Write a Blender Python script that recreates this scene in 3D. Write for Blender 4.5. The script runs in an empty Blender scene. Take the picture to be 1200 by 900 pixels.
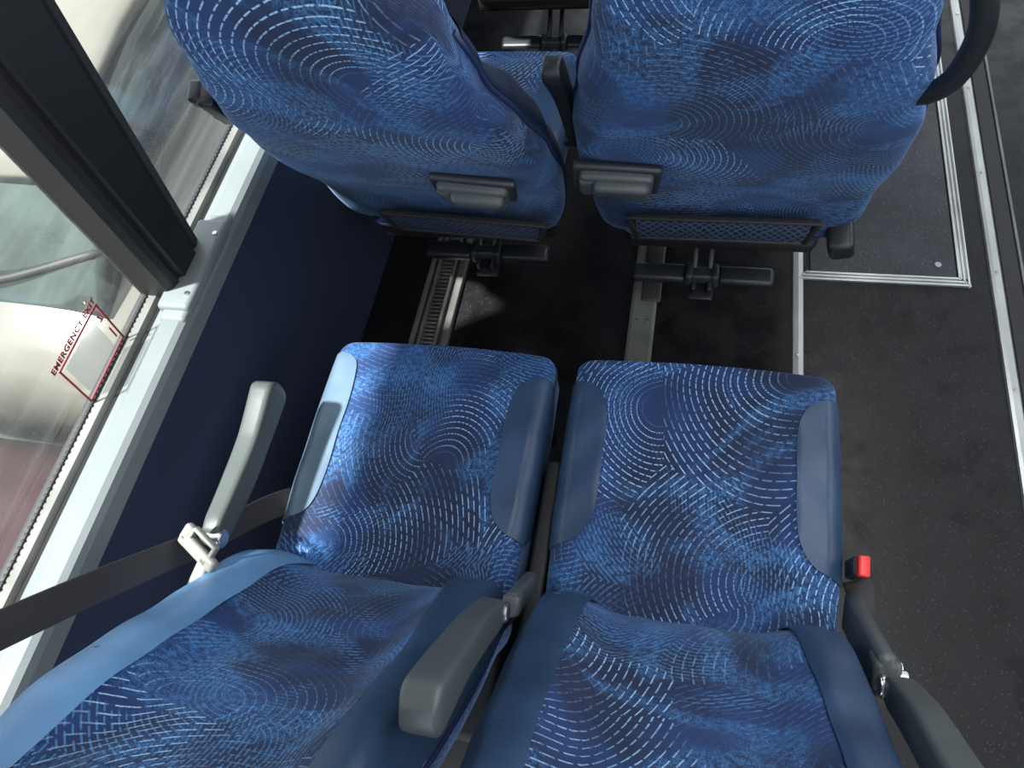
import bpy, bmesh, math, random
from mathutils import Vector, Matrix
random.seed(4)
S=bpy.context.scene
COL=S.collection
# ------------------------------------------------------------------ helpers
def link(o): COL.objects.link(o); return o
def empty(name,loc,label=None,cat=None,group=None,kind=None):
    o=bpy.data.objects.new(name,None); o.location=loc; o.empty_display_size=.05
    link(o)
    if label:o["label"]=label
    if cat:o["category"]=cat
    if group:o["group"]=group
    if kind:o["kind"]=kind
    return o
def tag(o,label=None,cat=None,kind=None,group=None):
    if label:o["label"]=label
    if cat:o["category"]=cat
    if kind:o["kind"]=kind
    if group:o["group"]=group
    return o
def obj(name,me,mat=None,parent=None,loc=(0,0,0),rot=(0,0,0)):
    o=bpy.data.objects.new(name,me); link(o)
    if mat and not me.materials: me.materials.append(mat)
    o.location=loc;o.rotation_euler=rot
    if parent:o.parent=parent
    return o
def mesh(name,verts,faces,uvs=None,smooth=True,recalc=True):
    me=bpy.data.meshes.new(name)
    me.from_pydata(verts,[],faces)
    if recalc:
        bm=bmesh.new();bm.from_mesh(me);bmesh.ops.recalc_face_normals(bm,faces=bm.faces);bm.to_mesh(me);bm.free()
    uv=me.uv_layers.new(name="UVMap")
    if uvs:
        for l in me.loops: uv.data[l.index].uv=uvs[l.vertex_index]
    else:
        for l in me.loops:
            c=me.vertices[l.vertex_index].co; uv.data[l.index].uv=(c.x+c.z*.3,c.y+c.z*.7)
    if smooth: me.polygons.foreach_set("use_smooth",[True]*len(me.polygons))
    me.update();return me
def rboxmesh(name,size,bev=.005,seg=3,parts=None):
    """one mesh made of one or several bevelled boxes: parts=[(size,loc,rot)]"""
    bm=bmesh.new()
    for (sz,lc,rt) in (parts or [(size,(0,0,0),(0,0,0))]):
        b2=bmesh.new();bmesh.ops.create_cube(b2,size=1)
        for v in b2.verts: v.co=Vector((v.co.x*sz[0],v.co.y*sz[1],v.co.z*sz[2]))
        b=min(bev,min(sz)*.45)
        bmesh.ops.bevel(b2,geom=b2.edges[:],offset=b,segments=seg,affect='EDGES',profile=.5)
        M=Matrix.Translation(lc)@(Matrix.Rotation(rt[2],4,'Z')@Matrix.Rotation(rt[1],4,'Y')@Matrix.Rotation(rt[0],4,'X'))
        bmesh.ops.transform(b2,matrix=M,verts=b2.verts)
        t=bpy.data.meshes.new("t");b2.to_mesh(t);b2.free();bm.from_mesh(t);bpy.data.meshes.remove(t)
    me=bpy.data.meshes.new(name);bm.to_mesh(me);bm.free()
    me.uv_layers.new(name="UVMap")
    me.polygons.foreach_set("use_smooth",[True]*len(me.polygons))
    try: me.set_sharp_from_angle(angle=math.radians(50))
    except Exception: pass
    return me
def box(name,size,loc,mat,parent=None,bev=.005,rot=(0,0,0),seg=3,parts=None):
    return obj(name,rboxmesh(name,size,bev,seg,parts),mat,parent,loc,rot)
def cylmesh(name,r,h,seg=24,r2=None):
    bm=bmesh.new();bmesh.ops.create_cone(bm,cap_ends=True,segments=seg,radius1=r,radius2=r if r2 is None else r2,depth=h)
    bmesh.ops.bevel(bm,geom=[e for e in bm.edges if len(e.link_faces)==2 and e.calc_face_angle(0)>1],offset=min(r,h)*.15,segments=2,affect='EDGES')
    me=bpy.data.meshes.new(name);bm.to_mesh(me);bm.free();me.uv_layers.new(name="UVMap")
    me.polygons.foreach_set("use_smooth",[True]*len(me.polygons))
    try: me.set_sharp_from_angle(angle=math.radians(50))
    except Exception: pass
    return me
def interp(x,tab):
    if x<=tab[0][0]:return tab[0][1]
    for (a,b),(c,d) in zip(tab,tab[1:]):
        if x<=c:
            t=(x-a)/(c-a); t=t*t*(3-2*t)
            return b+(d-b)*t
    return tab[-1][1]
def sweep(name,pts,prof,up=(0,0,1),sub=1,cap=True):
    P=[Vector(p) for p in pts]
    if sub>1:
        Q=[]
        n=len(P)
        for i in range(n-1):
            p0=P[max(i-1,0)];p1=P[i];p2=P[i+1];p3=P[min(i+2,n-1)]
            for k in range(sub):
                t=k/sub
                Q.append(.5*((2*p1)+(-p0+p2)*t+(2*p0-5*p1+4*p2-p3)*t*t+(-p0+3*p1-3*p2+p3)*t**3))
        Q.append(P[-1]);P=Q
    n=len(P);verts=[];uvs=[];faces=[];m=None;L=0
    for i,p in enumerate(P):
        t=(P[min(i+1,n-1)]-P[max(i-1,0)]).normalized()
        s=t.cross(Vector(up)).normalized();u=s.cross(t).normalized()
        pr=prof(i/(n-1));m=len(pr)
        if i: L+=(P[i]-P[i-1]).length
        for j,(a,b) in enumerate(pr):
            verts.append(p+s*a+u*b);uvs.append((j/m*.1,L))
    for i in range(n-1):
        for j in range(m):
            k=(j+1)%m
            faces.append((i*m+j,i*m+k,(i+1)*m+k,(i+1)*m+j))
    if cap:
        faces.append(tuple(range(m)));faces.append(tuple(range((n-1)*m,n*m)))
    return mesh(name,verts,faces,uvs)
def circ(r,n=14): return [(r*math.cos(2*math.pi*i/n),r*math.sin(2*math.pi*i/n)) for i in range(n)]
def sup(w,h,n=24,e=4):
    o=[]
    for i in range(n):
        a=2*math.pi*i/n;c=math.cos(a);s=math.sin(a)
        o.append((w*math.copysign(abs(c)**(2/e),c),h*math.copysign(abs(s)**(2/e),s)))
    return o
# ------------------------------------------------------------------ materials
class N:
    def __init__(s,name):
        s.m=bpy.data.materials.new(name);s.m.use_nodes=True;s.t=s.m.node_tree;s.t.nodes.clear()
        s.out=s.t.nodes.new("ShaderNodeOutputMaterial")
    def n(s,ty,**k):
        x=s.t.nodes.new(ty)
        for a,b in k.items():setattr(x,a,b)
        return x
    def setin(s,sock,v):
        if isinstance(v,bpy.types.NodeSocket): s.t.links.new(v,sock)
        elif v is not None: sock.default_value=v
    def math(s,op,a,b=None,c=None,clamp=False):
        x=s.n("ShaderNodeMath",operation=op);x.use_clamp=clamp
        for i,v in enumerate((a,b,c)):
            if v is not None:s.setin(x.inputs[i],v)
        return x.outputs[0]
    def vm(s,op,a,b=None,scale=None,out=0):
        x=s.n("ShaderNodeVectorMath",operation=op)
        s.setin(x.inputs[0],a)
        if b is not None:s.setin(x.inputs[1],b)
        if scale is not None:s.setin(x.inputs["Scale"],scale)
        return x.outputs[out] if out!="Value" else x.outputs["Value"]
    def noise(s,vec,scale,detail=2,rough=.5,color=False,dist=0):
        x=s.n("ShaderNodeTexNoise");s.setin(x.inputs["Vector"],vec);x.inputs["Scale"].default_value=scale
        x.inputs["Detail"].default_value=detail;x.inputs["Roughness"].default_value=rough;x.inputs["Distortion"].default_value=dist
        return x.outputs["Color" if color else 0]
    def mr(s,v,a,b,c=0,d=1):
        x=s.n("ShaderNodeMapRange");x.interpolation_type='SMOOTHSTEP'
        s.setin(x.inputs[0],v)
        for i,q in enumerate((a,b,c,d)):x.inputs[i+1].default_value=q
        return x.outputs[0]
    def mix(s,f,a,b):
        x=s.n("ShaderNodeMix",data_type='RGBA');s.setin(x.inputs[0],f)
        for i,v in ((6,a),(7,b)):
            if isinstance(v,tuple):v=(*v,1) if len(v)==3 else v
            s.setin(x.inputs[i],v)
        return x.outputs[2]
    def bsdf(s,col,rough=.5,metal=0,bump=None,bs=.2,bd=.001,**k):
        p=s.n("ShaderNodeBsdfPrincipled")
        if isinstance(col,tuple):col=(*col,1)
        s.setin(p.inputs["Base Color"],col);s.setin(p.inputs["Roughness"],rough);s.setin(p.inputs["Metallic"],metal)
        for a,b in k.items():s.setin(p.inputs[a.replace("_"," ")],b)
        if bump is not None:
            b=s.n("ShaderNodeBump");b.inputs["Strength"].default_value=bs;b.inputs["Distance"].default_value=bd
            s.setin(b.inputs["Height"],bump);s.t.links.new(b.outputs[0],p.inputs["Normal"])
        s.t.links.new(p.outputs[0],s.out.inputs[0]);return p
def simple(name,col,rough=.5,metal=0,nscale=200,var=.15,bs=.15,**k):
    w=N(name);tc=w.n("ShaderNodeTexCoord").outputs["Object"]
    f=w.noise(tc,nscale,3);g=w.noise(tc,6,3)
    lo=tuple(c*(1-var) for c in col);hi=tuple(min(1,c*(1+var)) for c in col)
    w.bsdf(w.mix(w.mr(g,.3,.7),lo,hi),rough,metal,bump=f,bs=bs,**k)
    return w.m
def fabric():
    w=N("seat_fabric")
    uv=w.n("ShaderNodeTexCoord").outputs["UV"]
    rnd=w.n("ShaderNodeObjectInfo").outputs["Random"]
    off=w.n("ShaderNodeCombineXYZ");w.setin(off.inputs[0],w.math("MULTIPLY",rnd,7.3));w.setin(off.inputs[1],w.math("MULTIPLY",rnd,3.1))
    P=w.vm("ADD",uv,off.outputs[0])
    nz=w.noise(P,3.0,0,color=True)
    D=w.vm("ADD",P,w.vm("SCALE",w.vm("SUBTRACT",nz,(.5,.5,.5)),scale=.09))
    fine=w.noise(P,430,2,.7)
    med=w.noise(P,120,2,.6)
    def layer(scale,spacing,dl,offs,seed,stretch,wid,h0,h1):
        Q=w.vm("ADD",D,seed)
        Q=w.vm("MULTIPLY",Q,stretch)
        vo=w.n("ShaderNodeTexVoronoi",voronoi_dimensions='2D',feature='F1');vo.inputs["Scale"].default_value=scale
        w.setin(vo.inputs["Vector"],Q)
        v=w.vm("SUBTRACT",Q,vo.outputs["Position"])
        sc=w.n("ShaderNodeSeparateColor");w.setin(sc.inputs[0],vo.outputs["Color"])
        # push each fan's centre off to one side of its cell: only arcs remain
        th=w.math("MULTIPLY",sc.outputs[0],6.2832)
        cc=w.n("ShaderNodeCombineXYZ");w.setin(cc.inputs[0],w.math("MULTIPLY",w.math("COSINE",th),offs));w.setin(cc.inputs[1],w.math("MULTIPLY",w.math("SINE",th),offs))
        v=w.vm("ADD",v,cc.outputs[0])
        sx=w.n("ShaderNodeSeparateXYZ");w.setin(sx.inputs[0],v)
        fl=w.n("ShaderNodeCombineXYZ");w.setin(fl.inputs[0],sx.outputs[0]);w.setin(fl.inputs[1],sx.outputs[1])
        r=w.vm("LENGTH",fl.outputs[0],out="Value")
        ang=w.math("ARCTAN2",sx.outputs[1],sx.outputs[0])
        rr=w.math("DIVIDE",r,spacing)
        ring=w.math("SINE",w.math("MULTIPLY",rr,6.2832))
        fl=w.math("FLOOR",w.math("ADD",rr,.25))
        dash=w.math("SINE",w.math("ADD",w.math("MULTIPLY",ang,dl),w.math("MULTIPLY",fl,2.4)))
        a=w.mr(w.math("ADD",ring,w.math("MULTIPLY",w.math("SUBTRACT",fine,.5),.3)),wid,wid+.22);b=w.mr(w.math("ADD",dash,w.math("MULTIPLY",w.math("SUBTRACT",med,.5),3.2)),-.95,-.35)
        hole=w.mr(r,h0,h1)
        return w.math("MULTIPLY",w.math("MULTIPLY",a,b),hole),w.mr(sc.outputs[2],.25,.6,.2,1)
    l1,k1=layer(4.0,.0112,62,.15,(0,0,0),(1,1.1,1),.78,.03,.05)
    l2,k2=layer(5.0,.0070,70,.14,(3.7,1.9,0),(1.15,.9,1),.50,.02,.04)
    n1=w.noise(w.vm("ADD",D,(1,1,0)),6.0,2,.5)
    m1=w.mr(n1,.40,.60,.15,1)
    m2=w.mr(w.noise(w.vm("ADD",D,(9,4,0)),4.5,2,.5,dist=1.2),.50,.60)
    cl=w.noise(w.vm("ADD",D,(2,8,0)),4.0,2,.5,dist=2.0)
    cloud=w.math("MULTIPLY",w.mr(cl,.49,.62),w.mr(cl,.80,.66))
    fleck=w.math("MULTIPLY",cloud,w.mr(w.math("ADD",w.math("MULTIPLY",fine,.55),w.math("MULTIPLY",med,.45)),.42,.60))
    base=w.mix(w.mr(w.noise(w.vm("ADD",P,(5,5,0)),4.5,2,.5,dist=.8),.42,.58),(.0050,.0130,.048),(.0070,.031,.118))
    c=w.mix(w.math("MULTIPLY",fleck,.62),base,(.045,.18,.44))
    A=w.math("MULTIPLY",l1,w.math("MULTIPLY",m1,k1))
    B=w.math("MULTIPLY",l2,m2)
    c=w.mix(w.math("MULTIPLY",B,.55),c,(.07,.24,.52))
    c=w.mix(w.math("MULTIPLY",A,w.mr(fine,.3,.55,.5,1)),c,(.32,.52,.78))
    w.bsdf(c,.85,0,bump=w.math("ADD",w.math("MULTIPLY",fine,.6),w.math("MULTIPLY",A,.3)),bs=.4,bd=.0015,
           Sheen_Weight=.2,Sheen_Roughness=.4,Sheen_Tint=(.40,.62,1,1))
    return w.m
FAB=fabric()
def leather(name,col,rough=.42):
    w=N(name);tc=w.n("ShaderNodeTexCoord").outputs["Object"]
    vo=w.n("ShaderNodeTexVoronoi",feature='DISTANCE_TO_EDGE');vo.inputs["Scale"].default_value=420;w.setin(vo.inputs["Vector"],tc)
    g=w.noise(tc,9,3)
    w.bsdf(w.mix(w.mr(g,.3,.7),tuple(c*.85 for c in col),tuple(c*1.2 for c in col)),rough,0,bump=vo.outputs[0],bs=.25,bd=.0008)
    return w.m
LEA=leather("blue_leather",(.021,.047,.098),.40)
LEA_LIT=leather("sunlit_blue_leather",(.10,.22,.40))  # the blue leather painted lighter, window light put into its colour
LEA_GLARE=leather("sunlit_pale_leather",(.09,.14,.20))  # the blue leather again, bleached in colour to look struck by sun
LEAD=leather("dark_navy_leather",(.008,.016,.045))
PIPE=simple("navy_piping",(.01,.02,.07),.5)
GREY=simple("grey_plastic",(.058,.068,.072),.42,0,300,.08)
LGREY=simple("grey_green_plastic",(.055,.065,.063),.42,0,300,.08)
DGREY=simple("dark_grey_plastic",(.022,.026,.032),.45,0,300,.1)
BEIGE=simple("warm_grey_plastic",(.20,.20,.18),.45,0,300,.06)
BLACK=simple("black_plastic",(.012,.014,.018),.4,0,250,.1)
RUB=simple("black_rubber",(.010,.010,.012),.6,0,250,.1)
ALU=simple("brushed_aluminium",(.50,.52,.52),.38,.75,400,.12)
WORN=simple("worn_aluminium",(.17,.17,.16),.5,.5,150,.3)
CHROME=simple("zinc_metal",(.6,.6,.6),.25,.95,100,.1)
SILL=simple("pale_grey_sill_plastic",(.14,.158,.163),.4,0,300,.05)
DSTEEL=simple("black_painted_steel",(.006,.006,.007),.6,.0,200,.2)
LEGM=simple("grey_painted_leg",(.05,.05,.048),.5,.3,200,.2)
RED=simple("red_plastic",(.75,.02,.015),.35)
BELT=simple("dark_brown_webbing",(.020,.018,.020),.75,0,900,.2,.4)
WHITE=simple("pale_lining_plastic",(.55,.56,.55),.6)
def floor_mat(name,base,fleckc,amt):
    w=N(name);tc=w.n("ShaderNodeTexCoord").outputs["Object"]
    vo=w.n("ShaderNodeTexVoronoi",feature='F1');vo.inputs["Scale"].default_value=210;w.setin(vo.inputs["Vector"],tc)
    sel=w.n("ShaderNodeSeparateColor");w.setin(sel.inputs[0],vo.outputs["Color"])
    f=w.math("MULTIPLY",w.mr(vo.outputs["Distance"],.34,.20),w.mr(sel.outputs[0],.80,.87))
    st=w.mr(w.noise(tc,30,5,.75),.52,.72)
    sc=w.mr(w.noise(w.vm("MULTIPLY",tc,(3,.6,1)),22,4,.7),.58,.75)
    c=w.mix(w.mr(w.noise(tc,5,4,.6),.3,.7),tuple(x*.8 for x in base),tuple(x*1.3 for x in base))
    c=w.mix(w.math("MULTIPLY",st,.3),c,tuple(x*2.2 for x in base))
    c=w.mix(w.math("MULTIPLY",sc,.25),c,tuple(x*4 for x in base))
    c=w.mix(w.math("MULTIPLY",f,amt),c,fleckc)
    w.bsdf(c,w.mr(w.noise(tc,14,4,.6),.35,.65,.34,.54),0,bump=w.noise(tc,320,2,.6),bs=.2,bd=.001,Specular_IOR_Level=.3)
    return w.m
FLOOR=floor_mat("speckled_vinyl",(.0052,.0055,.0064),(.09,.095,.11),.45)
HATCH=floor_mat("speckled_hatch_vinyl",(.026,.029,.035),(.17,.19,.21),.55)
w=N("navy_wall_cloth");tc=w.n("ShaderNodeTexCoord").outputs["Object"]
w.bsdf(w.mix(w.mr(w.noise(tc,700,2),.35,.65),(.005,.009,.028),(.012,.022,.062)),.9,0,bump=w.noise(tc,900,2),bs=.4);WALL=w.m
w=N("asphalt");tc=w.n("ShaderNodeTexCoord").outputs["Object"]
w.bsdf(w.mix(w.noise(tc,30,5,.7),(.015,.015,.014),(.055,.052,.045)),.9,0,bump=w.noise(tc,60,4),bs=.5,bd=.01);ASPH=w.m
w=N("window_glass");tc=w.n("ShaderNodeTexCoord").outputs["Object"]
tr=w.n("ShaderNodeBsdfTransparent");tr.inputs[0].default_value=(.88,.92,.90,1)
gl=w.n("ShaderNodeBsdfGlossy");gl.inputs["Roughness"].default_value=.03
df=w.n("ShaderNodeBsdfTranslucent");df.inputs[0].default_value=(.9,.92,.9,1)
sm=w.vm("MULTIPLY",tc,(1,.25,2.5))
scr=w.math("MULTIPLY",w.mr(w.noise(sm,60,3,.7,dist=2),.58,.68),.015)
dust=w.math("ADD",w.math("MULTIPLY",w.mr(w.noise(sm,10,3,.6,dist=1.0),.45,.75),.03),w.math("ADD",scr,.018))
m1=w.n("ShaderNodeMixShader");w.setin(m1.inputs[0],dust);w.t.links.new(tr.outputs[0],m1.inputs[1]);w.t.links.new(df.outputs[0],m1.inputs[2])
mx=w.n("ShaderNodeMixShader");mx.inputs[0].default_value=.08
w.t.links.new(m1.outputs[0],mx.inputs[1]);w.t.links.new(gl.outputs[0],mx.inputs[2]);w.t.links.new(mx.outputs[0],w.out.inputs[0]);GLASS=w.m
REDP=simple("dark_red_car_paint",(.020,.0015,.0035),.28,.0,100,.2,.02)
WHP=simple("cream_car_paint",(.13,.125,.105),.25,.0,100,.05,.02)
CARG=simple("car_glass",(.035,.050,.044),.06,.0,100,.3,.01)
# ------------------------------------------------------------------ pad builder
def outline(hw,q0,q1,rb,rt,g,ns=22,nc=8):
    pts=[]
    def arc(cx,cy,r,a0,a1):
        for i in range(1,nc):
            a=a0+(a1-a0)*i/nc;pts.append((cx+r*math.cos(a),cy+r*math.sin(a)))
    def seg(a,b,n):
        for i in range(n+1):
            t=i/n;pts.append((a[0]+(b[0]-a[0])*t,a[1]+(b[1]-a[1])*t))
    h=math.pi/2
    seg((hw,q0+rb),(hw,q1-rt),ns);arc(hw-rt,q1-rt,rt,0,h)
    seg((hw-rt,q1),(-hw+rt,q1),ns//2+3);arc(-hw+rt,q1-rt,rt,h,2*h)
    seg((-hw,q1-rt),(-hw,q0+rb),ns);arc(-hw+rb,q0+rb,rb,2*h,3*h)
    seg((-hw+rb,q0),(hw-rb,q0),ns//2+3);arc(hw-rb,q0+rb,rb,3*h,4*h)
    return [(p*g(q),q) for p,q in pts]
class Pad:
    def __init__(s,pts,R,thick,hf,warp,Rb=.03,crown=.0,bcrown=.0,axes='cushion'):
        s.pts=pts;s.R=R;s.th=thick;s.hf=hf;s.warp=warp;s.Rb=Rb;s.cr=crown;s.bc=bcrown;s.axes=axes
        qs=[q for p,q in pts];s.qc=(min(qs)+max(qs))/2
        s.wref=.2
    def gauge(s,p,q):
        q=q-s.qc;n=len(s.pts)
        for i in range(n):
            x1,y1=s.pts[i][0],s.pts[i][1]-s.qc;x2,y2=s.pts[(i+1)%n][0],s.pts[(i+1)%n][1]-s.qc
            d=x1*y2-x2*y1
            if abs(d)<1e-12:continue
            a=(p*y2-x2*q)/d;b=(x1*q-p*y1)/d
            if a>=-1e-9 and b>=-1e-9 and a+b>0: return a+b
        return 1
    def top(s,p,q,g=None):
        g=s.gauge(p,q) if g is None else g
        e=max(0,(1-g)*s.wref);R=s.R
        d=0 if e>=R else -R+math.sqrt(max(0,R*R-(R-e)**2))
        return d+s.cr*(1-g*g)+s.hf(p,q)*min(1,e/.02 if e<.02 else 1)
    def place(s,p,q,d):
        p,q,d=s.warp(p,q,d)
        return (p,q,d) if s.axes=='cushion' else (p,d,q)
    def build(s,name):
        V=[];U=[];F=[];n=len(s.pts);rings=[]
        bs=[.12,.3,.5,.68,.8,.88,.93,.965,.985]
        for g in bs:
            e=(1-g)*s.wref;d=-s.th-s.bc*(1-g*g)
            if e<s.Rb:d+=s.Rb-math.sqrt(max(0,s.Rb**2-(s.Rb-e)**2))
            rings.append((g,d,0))
        a=-s.th+s.Rb;b=-s.R
        for i in range(6):
            rings.append((1,a+(b-a)*i/5,1))
        fs=[.998,.99,.98,.965,.945,.92,.89,.86,.83,.80,.77,.74,.70,.66,.62,.57,.52,.46,.4,.33,.26,.18,.1]
        for g in fs: rings.append((g,None,2))
        for (g,d,k) in rings:
            for (p,q) in s.pts:
                pp=p*g;qq=s.qc+(q-s.qc)*g
                dd=s.top(pp,qq,g) if k==2 else d
                V.append(s.place(pp,qq,dd))
                ext=1
                if k==1: ext=1+(b-d)*4
                U.append((pp*ext,qq*ext))
        for r in range(len(rings)-1):
            for i in range(n):
                j=(i+1)%n;F.append((r*n+i,r*n+j,(r+1)*n+j,(r+1)*n+i))
        V.append(s.place(0,s.qc,-s.th-s.bc));U.append((0,s.qc));c0=len(V)-1
        V.append(s.place(0,s.qc,s.top(0,s.qc,0)));U.append((0,s.qc));c1=len(V)-1
        last=(len(rings)-1)*n
        for i in range(n):
            j=(i+1)%n;F.append((c0,j,i));F.append((c1,last+i,last+j))
        return mesh(name,V,F,U)
    def edge(s,q):
        return max((abs(p1)+(abs(p2)-abs(p1))*((q-q1)/(q2-q1) if q2!=q1 else 0)) for (p1,q1),(p2,q2) in zip(s.pts,s.pts[1:]+s.pts[:1]) if min(q1,q2)-1e-9<=q<=max(q1,q2)+1e-9)
    def patch(s,name,sgn,qa,qb,pin,sided=.04,rounded=False,off=.003,nq=48,nt=18,ce=5):
        V=[];F=[];U=[];qm=(qa+qb)/2;hq=(qb-qa)/2
        rows=nt+5
        for t in range(rows):
            for k in range(nq+1):
                u=math.sin((-1+2*k/nq)*math.pi/2) if rounded else -1+2*k/nq
                if t<4:
                    q=qm+u*hq;p=s.edge(q);d=-s.R-sided*(1-t/4)*(1-abs(u)**ce if rounded else 1)
                    V.append((sgn*p,q,d))
                else:
                    f=(t-4)/(nt)
                    q=qm+u*hq;pe=s.edge(q)*.997;pi=pin(q)
                    if rounded: pi=pe+(pi-pe)*max(0,1-abs(u)**ce)**.5
                    p=pe+(pi-pe)*f
                    V.append((sgn*p,q,s.top(p,q)))
                U.append((V[-1][0],V[-1][1]))
        V=[Vector(s.place(*v)) for v in V]
        W=nq+1
        for t in range(rows-1):
            for k in range(nq):
                F.append((t*W+k,t*W+k+1,(t+1)*W+k+1,(t+1)*W+k))
        me=mesh(name,V,F,U,recalc=True)
        ax=2 if s.axes=='cushion' else 1
        tot=sum(p.normal[ax]*p.area for p in me.polygons)
        if tot<0: me.flip_normals()
        me.update()
        nr=[v.normal.copy() for v in me.vertices]
        for v,nv in zip(me.vertices,nr): v.co+=nv*off
        return me
def cush_hf(p,q):
    h=.012*max(0,min(1,(abs(p)-.10)/.06))-.003
    h-=.020*max(0,(q-.14)/.09)**2
    h+=.006*max(0,(-q-.1)/.12)
    h+=.0026*math.sin(q*52+p*21)*math.cos(p*27)
    return h
cg=lambda q: interp(q,[(-.24,1.0),(-.05,1.035),(.10,1.04),(.23,1.03)])
cpts=outline(.215,-.25,.235,.045,.026,cg)
cwarp=lambda p,q,d:(p,q+(.010*(1-(p/.22)**2) if q>0 else 0)*max(0,q/.23),d)
CP=Pad(cpts,.022,.125,cush_hf,cwarp,crown=.005)
ME_C=CP.build("seat_cushion");ME_C.materials.append(FAB)
ME_CB={}
for sg in (-1,1):
    m=CP.patch("cushion_bolster",sg,-.125,.178,lambda q:.154,sided=.055,rounded=True,off=.003,ce=5);m.materials.append(LEA);ME_CB[sg]=m
ME_CBL=CP.patch("cushion_bolster",-1,-.140,.200,lambda q:.156,sided=.055,rounded=True,off=.003,ce=8);ME_CBL.materials.append(LEA_GLARE)
def mkback(bwt,bc=.022,pinl=.152,lea=None,pinr=.152,sd=-.008):
    bw=lambda q: interp(q,bwt)
    bpts=outline(.235,-.06,.86,.045,.09,bw,ns=40)
    def back_hf(p,q):
        a=interp(abs(p),[(.09,0),(.17,1),(.235,.85)])
        h=.034*a*interp(q,[(0,.5),(.12,1),(.5,1),(.62,.3),(.8,.2)])
        h+=.0018*math.sin(q*47+p*33)*math.cos(p*41-q*12)
        return h
    def bwarp(p,q,d):
        c=interp(q,[(-.05,-.01),(.12,.018),(.35,0),(.6,-.012),(.86,.02)])
        return (p,q,d+c)
    BP=Pad(bpts,.03,.085,back_hf,bwarp,Rb=.03,crown=.0,bcrown=bc,axes='back')
    me=BP.build("backrest");me.materials.append(FAB)
    bb={};pp={}
    def bpin(q): return min(pinr+.012*math.sin((q-.1)*6),BP.edge(q)-.035)
    def bpl(q): return min(pinl+.010*math.sin((q-.1)*6),BP.edge(q)-.035)
    for sg in (-1,1):
        m=BP.patch("backrest_bolster",sg,.0,.72,bpin,sided=sd,nq=70);m.materials.append(lea or LEA);bb[sg]=m
        o=[BP.place(sg*(BP.edge(-.005+.745*i/25)+.002),-.005+.745*i/25,-.032) for i in range(26)]
        m=sweep("backrest_piping",o,lambda t:circ(.0035,8),up=(0,1,0));m.materials.append(PIPE);pp[sg]=m
    bl=BP.patch("backrest_bolster",-1,.0,.72,bpl,sided=-.008,nq=70);bl.materials.append(LEA_LIT)
    return dict(me=me,bb=bb,pp=pp,bl=bl)
BK_N=mkback([(-.06,.93),(.06,.98),(.22,1.0),(.40,.985),(.52,.93),(.66,.82),(.76,.73),(.86,.67)],pinl=.130,pinr=.144)
BK_F=mkback([(-.06,1.02),(.06,1.10),(.22,1.125),(.38,1.09),(.52,.98),(.66,.84),(.76,.75),(.86,.68)],bc=.012,lea=LEAD)
ME_CP=sweep("cushion_piping",[CP.place(p*1.004,CP.qc+(q-CP.qc)*1.004,-.038) for p,q in cpts+[cpts[0]]],lambda t:circ(.0024,8));ME_CP.materials.append(PIPE)
def arm_mesh(name,L,w=.024,h=.03,e=6):
    def pr(t):
        k=1
        if t<.08:k=.6+.4*math.sqrt(t/.08)
        if t>.93:k=max(.3,math.sqrt(max(0,1-((t-.93)/.07)**2)))
        hh=.78+.35*t-(.22*max(0,1-abs(t-.62)/.25) if t<.87 else 0)*.5
        return sup(w*(.8+.3*t)*(.7+.3*k),h*hh*k,36,e)
    return sweep(name,[(0,L*i/44,-.012*math.sin(math.pi*i/44)) for i in range(45)],pr)
ME_ARM=arm_mesh("armrest",.295,.0200,.026)
ME_ARMW=arm_mesh("armrest",.27,.019,.030,5)
ME_ARMF=arm_mesh("armrest",.27,.014,.018)
ME_G=rboxmesh("seat_back_grip",None,.010,5,parts=[((.124,.030,.078),(0,0,0),(0,0,0)),((.094,.026,.046),(.010,-.017,.010),(.14,0,0)),((.056,.022,.032),(.032,-.010,-.022),(0,.25,0)),((.03,.026,.06),(-.046,-.006,0),(0,-.1,0))]);ME_G.materials.append(GREY)
ME_GP=rboxmesh("grip_plate",None,.010,4,parts=[((.150,.016,.098),(0,.008,-.002),(0,0,0))]);ME_GP.materials.append(DGREY)
def net_mat():
    w=N("net_pocket_mesh");tc=w.n("ShaderNodeTexCoord").outputs["Object"]
    tc=w.vm("ADD",tc,w.vm("SCALE",w.noise(tc,25,1,color=True),scale=.012))
    w1=w.n("ShaderNodeTexWave",wave_type='BANDS',bands_direction='DIAGONAL');w1.inputs["Scale"].default_value=36;w.setin(w1.inputs["Vector"],tc)
    mp=w.vm("MULTIPLY",tc,(-1,1,1))
    w2=w.n("ShaderNodeTexWave",wave_type='BANDS',bands_direction='DIAGONAL');w2.inputs["Scale"].default_value=36;w.setin(w2.inputs["Vector"],mp)
    f=w.math("MAXIMUM",w1.outputs["Fac"],w2.outputs["Fac"])
    w.bsdf(w.mix(w.mr(f,.75,.92),(.008,.014,.036),(.05,.075,.13)),.6,0,bump=f,bs=.4);return w.m
NET=net_mat()

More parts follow.
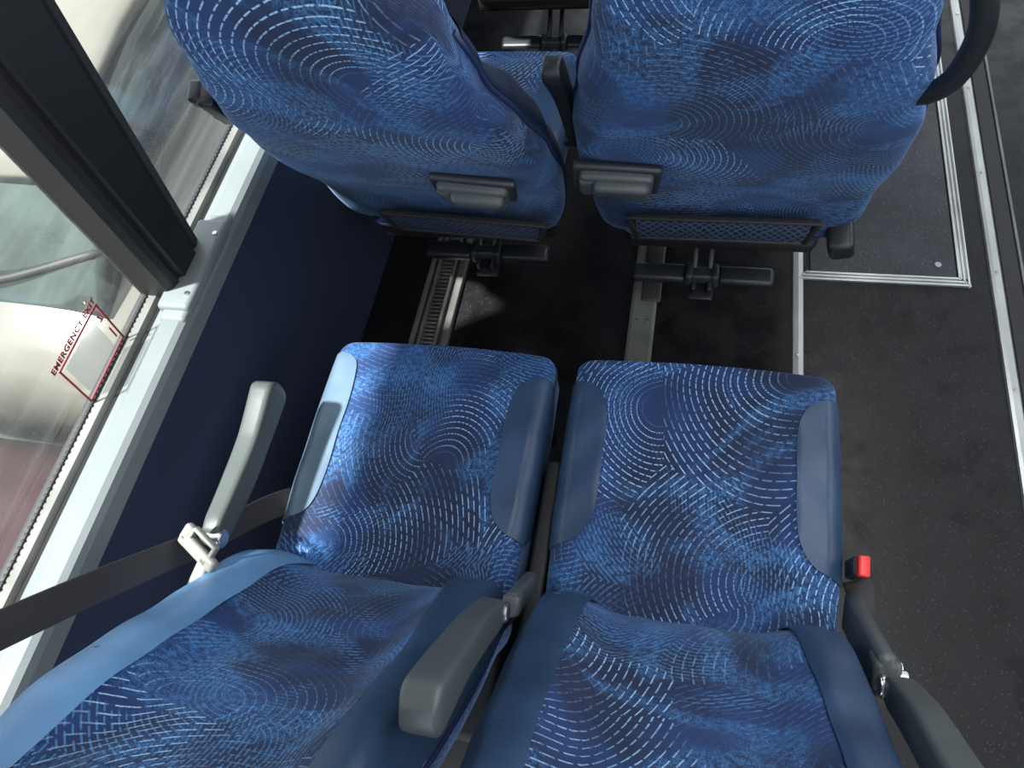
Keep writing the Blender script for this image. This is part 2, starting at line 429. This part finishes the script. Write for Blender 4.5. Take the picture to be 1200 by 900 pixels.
def build_seat(cx,y0,rec,label,grip=None,foot=True,pedestal=False,xs=1.0,fo=(0,0),cs=1.0,bk=BK_N,hy=.03,roll=0):
    e=empty("coach_seat",(cx,y0,0),label,"seat","coach seats")
    c=obj("seat_cushion",ME_C,None,e,(0,.215,.455));c.scale=(cs,1,1)
    cbl=obj("cushion_bolster",ME_CBL if cx<-.3 else ME_CB[-1],None,c);cbl["label"]="smooth blue leather cushion bolster painted pale as if sunlit" if cx<-.3 else "smooth blue leather cushion bolster"
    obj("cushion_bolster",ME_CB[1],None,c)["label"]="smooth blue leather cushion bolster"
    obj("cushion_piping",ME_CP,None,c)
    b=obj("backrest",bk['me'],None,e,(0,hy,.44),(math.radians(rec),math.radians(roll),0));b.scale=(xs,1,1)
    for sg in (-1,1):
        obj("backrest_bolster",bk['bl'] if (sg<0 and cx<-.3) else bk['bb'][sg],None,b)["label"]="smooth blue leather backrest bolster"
        obj("backrest_piping",bk['pp'][sg],None,b)
    box("seat_base",(.38,.40,.05),(0,.20,.30),DSTEEL,e,.01,parts=[((.39,.42,.035),(0,0,0),(0,0,0)),((.42,.03,.05),(0,.17,-.03),(0,0,0)),((.42,.03,.05),(0,-.15,-.03),(0,0,0))])
    if pedestal:
        box("leg",(.05,.3,.28),(-.15,.22,.14),LEGM,e,.006,parts=[((.028,.05,.27),(0,-.10,0),(.15,0,0)),((.028,.05,.27),(0,.12,0),(-.15,0,0)),((.050,.36,.012),(0,0,-.130),(0,0,0)),((.03,.3,.03),(0,0,.12),(0,0,0))])
    if foot:
        sh=box("net_pocket",None,(grip[2] if grip else 0,-.114,.060),RUB,b,.004,rot=(math.radians(-12),0,0),
            parts=[((.35,.014,.006),(0,0,.036),(0,0,0)),((.31,.014,.008),(0,0,-.036),(0,0,0)),((.012,.014,.076),(-.166,0,0),(0,-.22,0)),((.012,.014,.076),(.166,0,0),(0,.22,0)),((.30,.030,.022),(0,.016,-.036),(0,0,0))])
        obj("pocket_net",rboxmesh("pocket_net",(.322,.008,.070),.002),NET,sh)
        if grip is not None:
            g_=obj("seat_back_grip",ME_G,None,b,(grip[0],-.110,grip[1]),(0,math.radians(6),0));g_["label"]="grey moulded plastic grip on the seat back"
            obj("grip_plate",ME_GP,None,g_)
        f=box("footrest",None,(0.01+fo[0],.02+fo[1],.15),BLACK,e,.011,seg=4,parts=[((.125,.046,.028),(-.100,0,0),(.25,0,0)),((.125,.046,.028),(.100,0,0),(.25,0,0)),((.20,.016,.016),(0,0,0),(0,0,0))])
        box("footrest_hinge",None,(0,0,0),DGREY,f,.007,parts=[((.07,.034,.028),(0,0,0),(0,0,0)),((.018,.045,.04),(-.03,0,0),(0,0,0)),((.018,.045,.04),(.03,0,0),(0,0,0))])
        box("footrest_bracket",None,(0,0,0),BLACK,f,.003,parts=[((.012,.15,.022),(-.018,.06,.035),(.6,0,0)),((.012,.15,.022),(.018,.06,.035),(.6,0,0)),((.056,.05,.012),(0,-.016,-.04),(.2,0,0)),((.010,.05,.045),(-.018,-.010,-.022),(.2,0,0)),((.010,.05,.045),(.018,-.010,-.022),(.2,0,0))])
    else:
        box("rear_shade_block",None,(0,-.13,.25),DSTEEL,e,.015,parts=[((.40,.20,.28),(0,.02,0),(0,0,0)),((.36,.12,.20),(0,-.08,.0),(.3,0,0))])  # dark block added to hide the sunlit floor behind the near seats
    return e,c,b
P=.86
XL,XR=-.445,.032
nl,nlc,nlb=build_seat(XL,.28,34,"blue patterned coach seat beside the window wall, reclined",foot=False,xs=.945,cs=.965,hy=.008)
nr,nrc,nrb=build_seat(XR,.28,34,"blue patterned coach seat beside the aisle with red buckle",foot=False,pedestal=True,xs=.955,cs=1.0,hy=.008)
fl,flc,flb=build_seat(XL-.086,.28+P,28,"blue patterned coach seat seen from behind beside the window",grip=(.130,.33,.055),fo=(.008,.045),bk=BK_F,roll=4)
fr_,frc,frb=build_seat(XR+.019,.28+P,22,"blue seat seen from behind beside the aisle, black grab handle",grip=(-.190,.275,-.005),pedestal=True,fo=(-.039,0.005),bk=BK_F,xs=1.015)
build_seat(XL-.03,.28+2*P,22,"blue patterned coach seat further along beside the window")
build_seat(XR+.02,.28+2*P,22,"blue patterned coach seat further along beside the aisle",pedestal=True)
def arm(seat,x,y,z,ang,me,mat,label=None,roll=0):
    a=obj("armrest",me.copy(),None,seat,(x,y,z),(math.radians(ang),0,roll));a.data.materials.clear();a.data.materials.append(mat)
    if label:a["label"]=label
    obj("armrest_pivot",cylmesh("armrest_pivot",.014,.038,20),CHROME if mat is not BLACK else BLACK,a,(0,0,0),(0,math.pi/2,0))
    return a
arm(nr,-.247,-.065,.645,123,ME_ARM,GREY,"grey plastic armrest folded up")
arm(nr,.248,-.075,.595,124,ME_ARM,GREY,"grey plastic armrest folded up")
arm(nl,-.228,-.01,.60,0,ME_ARMW,LGREY,"grey-green plastic armrest lowered")
arm(fr_,-.272,-.10,.68,116,ME_ARMF,BLACK,"black armrest folded up")
box("armrest_bracket",None,(-.237,-.01,.53),GREY,nr,.006,rot=(.5,0,0),parts=[((.018,.036,.14),(0,0,0),(0,0,0)),((.026,.03,.03),(0,0,.06),(0,0,0))])
box("side_shade_block",None,(-.236,.02,.36),DSTEEL,nr,.008,parts=[((.030,.42,.14),(0,.02,0),(0,0,0)),((.034,.30,.05),(0,-.12,-.04),(0,0,0)),((.030,.26,.05),(0,-.18,.04),(-.5,0,0))])  # black plates added to keep the gap between near seats dark
ab=box("armrest_bracket",None,(.239,.000,.50),GREY,nr,.008,rot=(.62,0,0),parts=[((.022,.060,.22),(0,0,0),(0,0,0)),((.034,.042,.04),(.002,0,.09),(0,0,0)),((.030,.02,.03),(.004,0,-.03),(0,0,0))])
box("bracket_teeth",None,(.013,0,.02),BLACK,ab,.001,parts=[((.003,.040,.05),(0,0,0),(0,0,0))]+[((.006,.006,.010),(.001,-.016+.008*i,.008),(0,0,0)) for i in range(5)]+[((.006,.006,.010),(.001,-.016+.008*i,-.012),(0,0,0)) for i in range(5)])
for dz in (.075,.10):
    obj("bracket_bolt",cylmesh("bracket_bolt",.009,.016,16),CHROME,ab,(.018,0,dz),(0,math.pi/2,0))
bk=box("belt_buckle",(.022,.03,.06),(.240,.115,.455),BLACK,nr,.005,rot=(.2,0,0))
box("buckle_button",(.016,.030,.016),(.002,0,.034),RED,bk,.003)["label"]="red release button"
rb=sweep("buckle_strap",[(.245,.105,.43),(.256,.07,.42),(.264,.02,.39),(.258,-.04,.32),(.24,-.08,.28)],lambda t:sup(.003,.020,16,6),up=(0,1,.3),sub=5)
obj("buckle_strap",rb,BELT,nr)
box("side_cover",None,(.225,-.01,.405),BLACK,fr_,.012,parts=[((.05,.13,.07),(0,-.02,0),(.35,-.25,0)),((.03,.20,.04),(-.02,.08,-.03),(0,0,0))])
box("side_cover",None,(-.180,.03,.40),BLACK,fl,.012,parts=[((.03,.12,.06),(0,-.01,0),(.35,.2,0))])
hm=sweep("grab_handle",[(.17,-.04,.49),(.212,-.075,.505),(.238,-.085,.55),(.246,-.08,.61),(.236,-.07,.68),(.20,-.05,.75),(.12,-.03,.79)],lambda t:sup(.0145,.012,16,2.5),up=(0,1,0),sub=6)
obj("grab_handle",hm,BLACK,frb)["label"]="black curved plastic grab handle"
box("belt_guide",None,(-.252,-.05,.52),BLACK,flb,.006,parts=[((.03,.045,.085),(0,0,0),(0,0,0)),((.024,.035,.03),(-.018,0,.03),(0,0,0)),((.014,.035,.02),(-.02,0,-.03),(0,0,0))])
belt_pts=[(-.205,.12,.44),(-.225,.07,.50),(-.245,-.02,.60),(-.262,-.13,.75),(-.27,-.24,.90),(-.26,-.34,1.04),(-.22,-.41,1.12)]
def bprof(t):
    tw=.5*math.sin(t*5)
    return [(a*math.cos(tw)-b*math.sin(tw),a*math.sin(tw)+b*math.cos(tw)) for a,b in sup(.0215,.0012,16,6)]
bm_=sweep("seat_belt",belt_pts,bprof,up=(1,.4,.6),sub=8)
sb=obj("seat_belt",bm_,BELT,nl);sb["label"]="dark woven seat belt webbing"
tg=box("belt_tongue",None,(-.212,-.045,.648),BEIGE,nl,.005,rot=(.5,.15,-.55),parts=[((.074,.020,.014),(0,.0,0),(0,0,0)),((.020,.056,.014),(.022,-.022,0),(0,0,.15)),((.016,.028,.014),(-.030,.010,0),(0,0,0)),((.05,.006,.012),(.0,.024,0),(0,0,0)),((.006,.03,.012),(-.022,.012,0),(0,0,0)),((.006,.03,.012),(.022,.010,0),(0,0,0))])
tg["label"]="grey plastic belt tongue"
# ------------------------------------------------------------------ structure
def st(o,label=None): o["kind"]="structure";return o
st(box("floor",(2.05+.9,6.5,.06),(-.9+2.95/2,1.7,-.03),FLOOR,None,.002))
st(box("wall_left",(.10,6.5,1.45),(-.90,1.7,-.10),WALL,None,.004))
st(box("wall_right",(.08,6.5,.75),(2.05,1.7,.35),WALL,None,.004))
def extr(name,prof,y0,y1,mat,n=1):
    V=[];F=[];m=len(prof)
    for i in range(n+1):
        y=y0+(y1-y0)*i/n
        for x,z in prof:V.append((x,y,z))
    for i in range(n):
        for j in range(m):
            k=(j+1)%m;F.append((i*m+j,i*m+k,(i+1)*m+k,(i+1)*m+j))
    F.append(tuple(range(m)));F.append(tuple(range(n*m,(n+1)*m)))
    me=mesh(name,V,F,smooth=False);return obj(name,me,mat)
st(extr("trim_1",[(-.842,.600),(-.838,.636),(-.842,.648),(-.850,.655),(-.882,.656),(-.890,.648),(-.905,.645),(-.905,.60)],-1.4,4.9,SILL))
st(extr("trim_2",[(-.905,.60),(-.905,.640),(-.912,.645),(-.918,.632),(-.918,.60)],-1.4,4.9,RUB))
st(extr("trim_3",[(-.918,.60),(-.918,.640),(-.922,.650),(-.938,.650),(-.940,.640),(-.940,.60)],-1.4,4.9,WORN))
seal=[((.014,4.2,.05),(0,0,0),(0,0,0))]+[((.006,.004,.010),(.006,-2.09+.0105*i,.022),(0,0,0)) for i in range(260)]
sl=box("glass_seal",None,(-.946,.8,.628),RUB,None,.001,seg=1,parts=seal);st(sl).name="trim_4"
st(box("lowered_sun_header",(.10,6.5,.57),(-.83,1.7,1.665),WHITE,None,.01)).name="trim_5"  # out of view; lower edge set low to cut off the sun patch
def gx(z): return -.945+(z-.65)*.12
def glass(name,y0,y1):
    V=[(gx(.63),y0,.63),(gx(.63),y1,.63),(gx(1.45),y1,1.45),(gx(1.45),y0,1.45)]
    return st(obj(name,mesh(name,V,[(0,1,2,3)],smooth=False),GLASS))
glass("window_1",-1.3,.70);glass("window_2",.78,3.0)
def pillar(name,yc,skew=0):
    prof=[(-.95,-.066),(-.890,-.066),(-.880,-.056),(-.876,-.044),(-.880,-.040),(-.880,-.034),(-.870,-.030),(-.870,.018),(-.880,.022),(-.880,.028),(-.876,.032),(-.880,.050),(-.890,.058),(-.95,.058)]
    V=[];F=[];m=len(prof)
    for z in (.64,1.45):
        for x,y in prof:V.append((x+(z-.65)*.12,yc+y-(skew*(z-.64) if y<0 else 0),z))
    for j in range(m):
        k=(j+1)%m;F.append((j,k,m+k,m+j))
    F.append(tuple(range(m)));F.append(tuple(range(m,2*m)))
    return st(obj(name,mesh(name,V,F,smooth=False),DSTEEL))
pillar("trim_6",.735,.10);pillar("trim_7",2.6);pillar("trim_8",-1.2)
pf=box("pillar_foot_cover",None,(-.868,.735,.655),SILL,None,.008,parts=[((.062,.20,.026),(0,0,0),(0,0,0)),((.05,.24,.02),(.002,0,-.006),(0,0,0))])
st(pf).name="trim_9"
ME_SC=cylmesh("screw",.0045,.004,12)
def screw(x,y,z,rot=(0,0,0),lab="small steel screw fixed in the metal strip",me=ME_SC,mat=CHROME):
    o=obj("screw",me,mat,None,(x,y,z),rot);tag(o,lab,"screw",None,"screws in the trim");return o
for y in (.665,.80): screw(-.848,y,.669,lab="small screw in the pale pillar foot cover")
st(extr("trim_12",[(-.147,0),(-.147,.010),(-.140,.012),(-.090,.012),(-.083,.010),(-.083,0)],-.3,3.5,WORN))
st(extr("trim_13",[(.248,0),(.250,.005),(.262,.007),(.273,.005),(.275,0)],-1.3,4.5,ALU))
st(extr("trim_14",[(.705,0),(.707,.006),(.714,.008),(.728,.008),(.733,.004),(.733,0)],-1.3,4.5,ALU))
st(extr("trim_15",[(.733,0),(.733,.010),(.768,.010),(.770,0)],-1.3,4.5,RUB))
st(extr("trim_16",[(.772,0),(.773,.010),(.779,.010),(.780,0)],-1.3,4.5,WORN))
for i in range(6): screw(.720,1.0+.33*i,.009)
for i in range(4): screw(.262,1.05+.5*i,.008)
screw(-.128,1.12,.014);screw(-.102,1.12,.014)
hg=empty("heater_grille",(-.66,1.1,0),"slotted aluminium heater grille set in the floor","heater grille")
box("grille_channel",None,(0,0,.008),WORN,hg,.003,parts=[((.016,1.3,.022),(-.043,0,0),(0,0,0)),((.020,1.3,.022),(.043,0,0),(0,0,0)),((.010,1.3,.030),(.020,0,0),(0,0,0)),((.010,1.3,.030),(-.024,0,0),(0,0,0)),((.09,1.3,.004),(0,0,-.006),(0,0,0))])
parts=[((.034,.0055,.012),(0,-.62+.0125*i,0),(0,0,0)) for i in range(100)]+[((.003,1.26,.006),(-.016,0,-.002),(0,0,0)),((.003,1.26,.006),(.016,0,-.002),(0,0,0))]
obj("grille_slats",rboxmesh("grille_slats",None,.001,1,parts=parts),WORN,hg,(-.002,0,.012))
ht=empty("floor_hatch",(.46,1.8,0),"speckled grey-black floor hatch with ribbed aluminium edging","floor hatch")
box("hatch_panel",(.34,.98,.006),(0,.0,.003),HATCH,ht,.002)
fp=[]
for k in range(3):
    o=.010*k
    fp+=[((.36+.020*k,.0052,.008),(0,-.495-o,0),(0,0,0)),((.0052,1.0+.020*k,.008),(.176+o,0,0),(0,0,0))]
fp+=[((.385,.024,.003),(.008,-.504,-.003),(0,0,0)),((.024,1.0,.003),(.186,0,-.003),(0,0,0))]
obj("hatch_frame",rboxmesh("hatch_frame",None,.001,2,parts=fp),ALU,ht,(0,0,.004))
obj("hatch_screw",cylmesh("hatch_screw",.008,.004,16),CHROME,ht,(.13,-.455,.007))
st(box("ceiling",(3.0,6.5,.04),(.6,1.7,2.02),WHITE,None,.005))
# ------------------------------------------------------------------ sticker on glass
sk=empty("window_sticker",(gx(.704)+.005,.512,.704),"red-outlined emergency exit sticker on the window glass","sticker")
sk.rotation_euler=(0,math.atan(.12),0)
w=N("sticker_film")
a_=w.n("ShaderNodeBsdfTransparent");b_=w.n("ShaderNodeBsdfDiffuse");b_.inputs[0].default_value=(.50,.54,.53,1)
x_=w.n("ShaderNodeMixShader");x_.inputs[0].default_value=.55
w.t.links.new(a_.outputs[0],x_.inputs[1]);w.t.links.new(b_.outputs[0],x_.inputs[2]);w.t.links.new(x_.outputs[0],w.out.inputs[0]);FILM=w.m
REDI=simple("red_sticker_ink",(.19,.014,.022),.6)
pp=[((.0018,.130,.0035),(0,0,.047),(0,0,0)),((.0018,.130,.0035),(0,0,-.047),(0,0,0)),((.0018,.0035,.096),(0,.063,0),(0,0,0)),((.0018,.0035,.096),(0,-.063,0),(0,0,0)),((.0018,.0028,.014),(0,.052,.026),(.3,0,0)),((.0018,.008,.0028),(0,.053,.019),(0,0,0)),((.0018,.003,.026),(0,.054,-.018),(0,0,0))]
obj("sticker_outline",rboxmesh("sticker_outline",None,.0003,1,parts=pp),REDI,sk)
fm=mesh("sticker_panel",[(0,-.052,-.038),(0,.040,-.038),(0,.040,.038),(0,-.052,.038)],[(0,1,2,3)],smooth=False)
obj("sticker_panel",fm,FILM,sk,(-.0006,0,0))
cu=bpy.data.curves.new("sticker_text",'FONT');cu.body="EMERGENCY EXIT";cu.size=.0156;cu.align_x='CENTER';cu.extrude=.0004;cu.space_character=1.15;cu.offset=.0005
to=bpy.data.objects.new("sticker_text_tmp",cu);link(to)
bpy.context.view_layer.update()
dg=bpy.context.evaluated_depsgraph_get()
tm=bpy.data.meshes.new_from_object(to.evaluated_get(dg));bpy.data.objects.remove(to)
tm.materials.clear();tm.materials.append(REDI)
obj("sticker_text",tm,None,sk,(.001,-.004,.054),(math.pi/2,0,math.pi/2))
# ------------------------------------------------------------------ outside
st(box("ground",(16,22,.1),(-7,3,-1.25),ASPH,None,.01))
def loft_sec(name,secs,n=28,e=4):
    V=[];F=[]
    for (y,cx,hw,zb,zt) in secs:
        for (a,b) in sup(hw,(zt-zb)/2,n,e):V.append((cx+a,y,(zb+zt)/2+b))
    for i in range(len(secs)-1):
        for j in range(n):
            k=(j+1)%n;F.append((i*n+j,i*n+k,(i+1)*n+k,(i+1)*n+j))
    F.append(tuple(range(n)));F.append(tuple(range((len(secs)-1)*n,len(secs)*n)))
    return mesh(name,V,F)
def car(loc,paint,label,cat="car",flip=False,roof=None):
    e=empty("car",loc,label,cat)
    if flip:e.rotation_euler=(0,0,math.pi)
    obj("car_body",loft_sec("car_body",[(-2.05,0,.70,.35,.80),(-1.95,0,.80,.25,.95),(-1.5,0,.87,.22,1.0),(-.5,0,.88,.22,.98),(.6,0,.88,.22,.96),(.95,0,.87,.22,.93),(1.6,0,.84,.22,.86),(1.95,0,.76,.25,.76),(2.08,0,.62,.32,.62)],36,3.2),paint,e)
    obj("car_windows",loft_sec("car_windows",[(-1.80,0,.66,.85,.98),(-1.45,0,.66,.85,1.28),(-.9,0,.66,.85,1.42),(-.2,0,.65,.85,1.44),(.3,0,.66,.85,1.36),(.95,0,.72,.85,.97)],32,3.4),CARG,e)
    obj("car_roof",loft_sec("car_roof",[(-1.50,0,.50,1.22,1.285),(-1.40,0,.58,1.25,1.345),(-.9,0,.61,1.32,1.45),(-.2,0,.60,1.34,1.47),(.18,0,.58,1.30,1.415),(.27,0,.50,1.30,1.385)],28,3),roof or paint,e)
    for x in (-.80,.80):
        for y in (-1.3,1.3):
            wv=obj("wheel",cylmesh("wheel",.32,.2,32),RUB,e,(x,y,.32),(0,math.pi/2,0))
            obj("wheel_hub",cylmesh("wheel_hub",.19,.21,16),WORN,wv,(0,0,0))
    for x in (-.58,.58):
        box("headlight",(.28,.16,.10),(x,1.93,.66),CARG,e,.04,rot=(.3,0,0))
    obj("window_seal",sweep("window_seal",[(-.64,-1.60,1.02),(-.60,-1.66,1.06),(-.3,-1.76,1.04),(0,-1.79,1.03),(.3,-1.76,1.04),(.60,-1.66,1.06),(.64,-1.60,1.02)],lambda t:circ(.016,10),sub=5),RUB,e)
    box("wiper",None,(.1,.99,.985),RUB,e,.005,parts=[((.5,.014,.012),(-.24,0,0),(0,0,.1)),((.5,.014,.012),(.24,0,0),(0,0,.1))])
    return e
car((-2.45,-1.25,-1.2),REDP,"dark red car parked beside the coach")
car((-2.6,3.0,-1.2),WHP,"cream white car parked beside the coach")
# ------------------------------------------------------------------ lights
def area(loc,size,sy,power,col=(1,1,1),rot=(0,0,0)):
    l=bpy.data.lights.new("fill_lamp",'AREA');l.shape='RECTANGLE';l.size=size;l.size_y=sy;l.energy=power;l.color=col
    o=bpy.data.objects.new("fill_lamp",l);link(o);o.location=loc;o.rotation_euler=rot
    o["label"]="unseen fill light added under the coach ceiling";o["category"]="fill light"
    return o
area((.45,.5,1.98),.5,3.2,29,(.98,.99,1))  # added fill light, unseen, to brighten the interior
l=bpy.data.lights.new("sun",'SUN');l.energy=18;l.angle=.05;l.color=(1,.98,.95)
o=bpy.data.objects.new("sun",l);link(o)
d=Vector((.34,.31,-1)).normalized();o.rotation_euler=d.to_track_quat('-Z','Y').to_euler()
o["label"]="midday sun";o["category"]="sun"
W=bpy.data.worlds.new("World");S.world=W;W.use_nodes=True
bg=W.node_tree.nodes["Background"];bg.inputs[0].default_value=(.88,.94,1,1);bg.inputs[1].default_value=2.3
# ------------------------------------------------------------------ camera
Xc=(.9728,-.0810,.2169);Yc=(.1780,.8623,-.4741);Zc=(-.1486,.4998,.8533)
M=Matrix((Xc,Yc,Zc)).to_4x4()
q=M.to_quaternion();q.normalize()
cd=bpy.data.cameras.new("camera");cd.sensor_width=36;cd.lens=27;cd.clip_start=.02
cam=bpy.data.objects.new("camera",cd);link(cam);cam.rotation_mode='QUATERNION';cam.rotation_quaternion=q;cam.location=(0,0,1.64)
S.camera=cam
S.view_settings.view_transform='Standard'
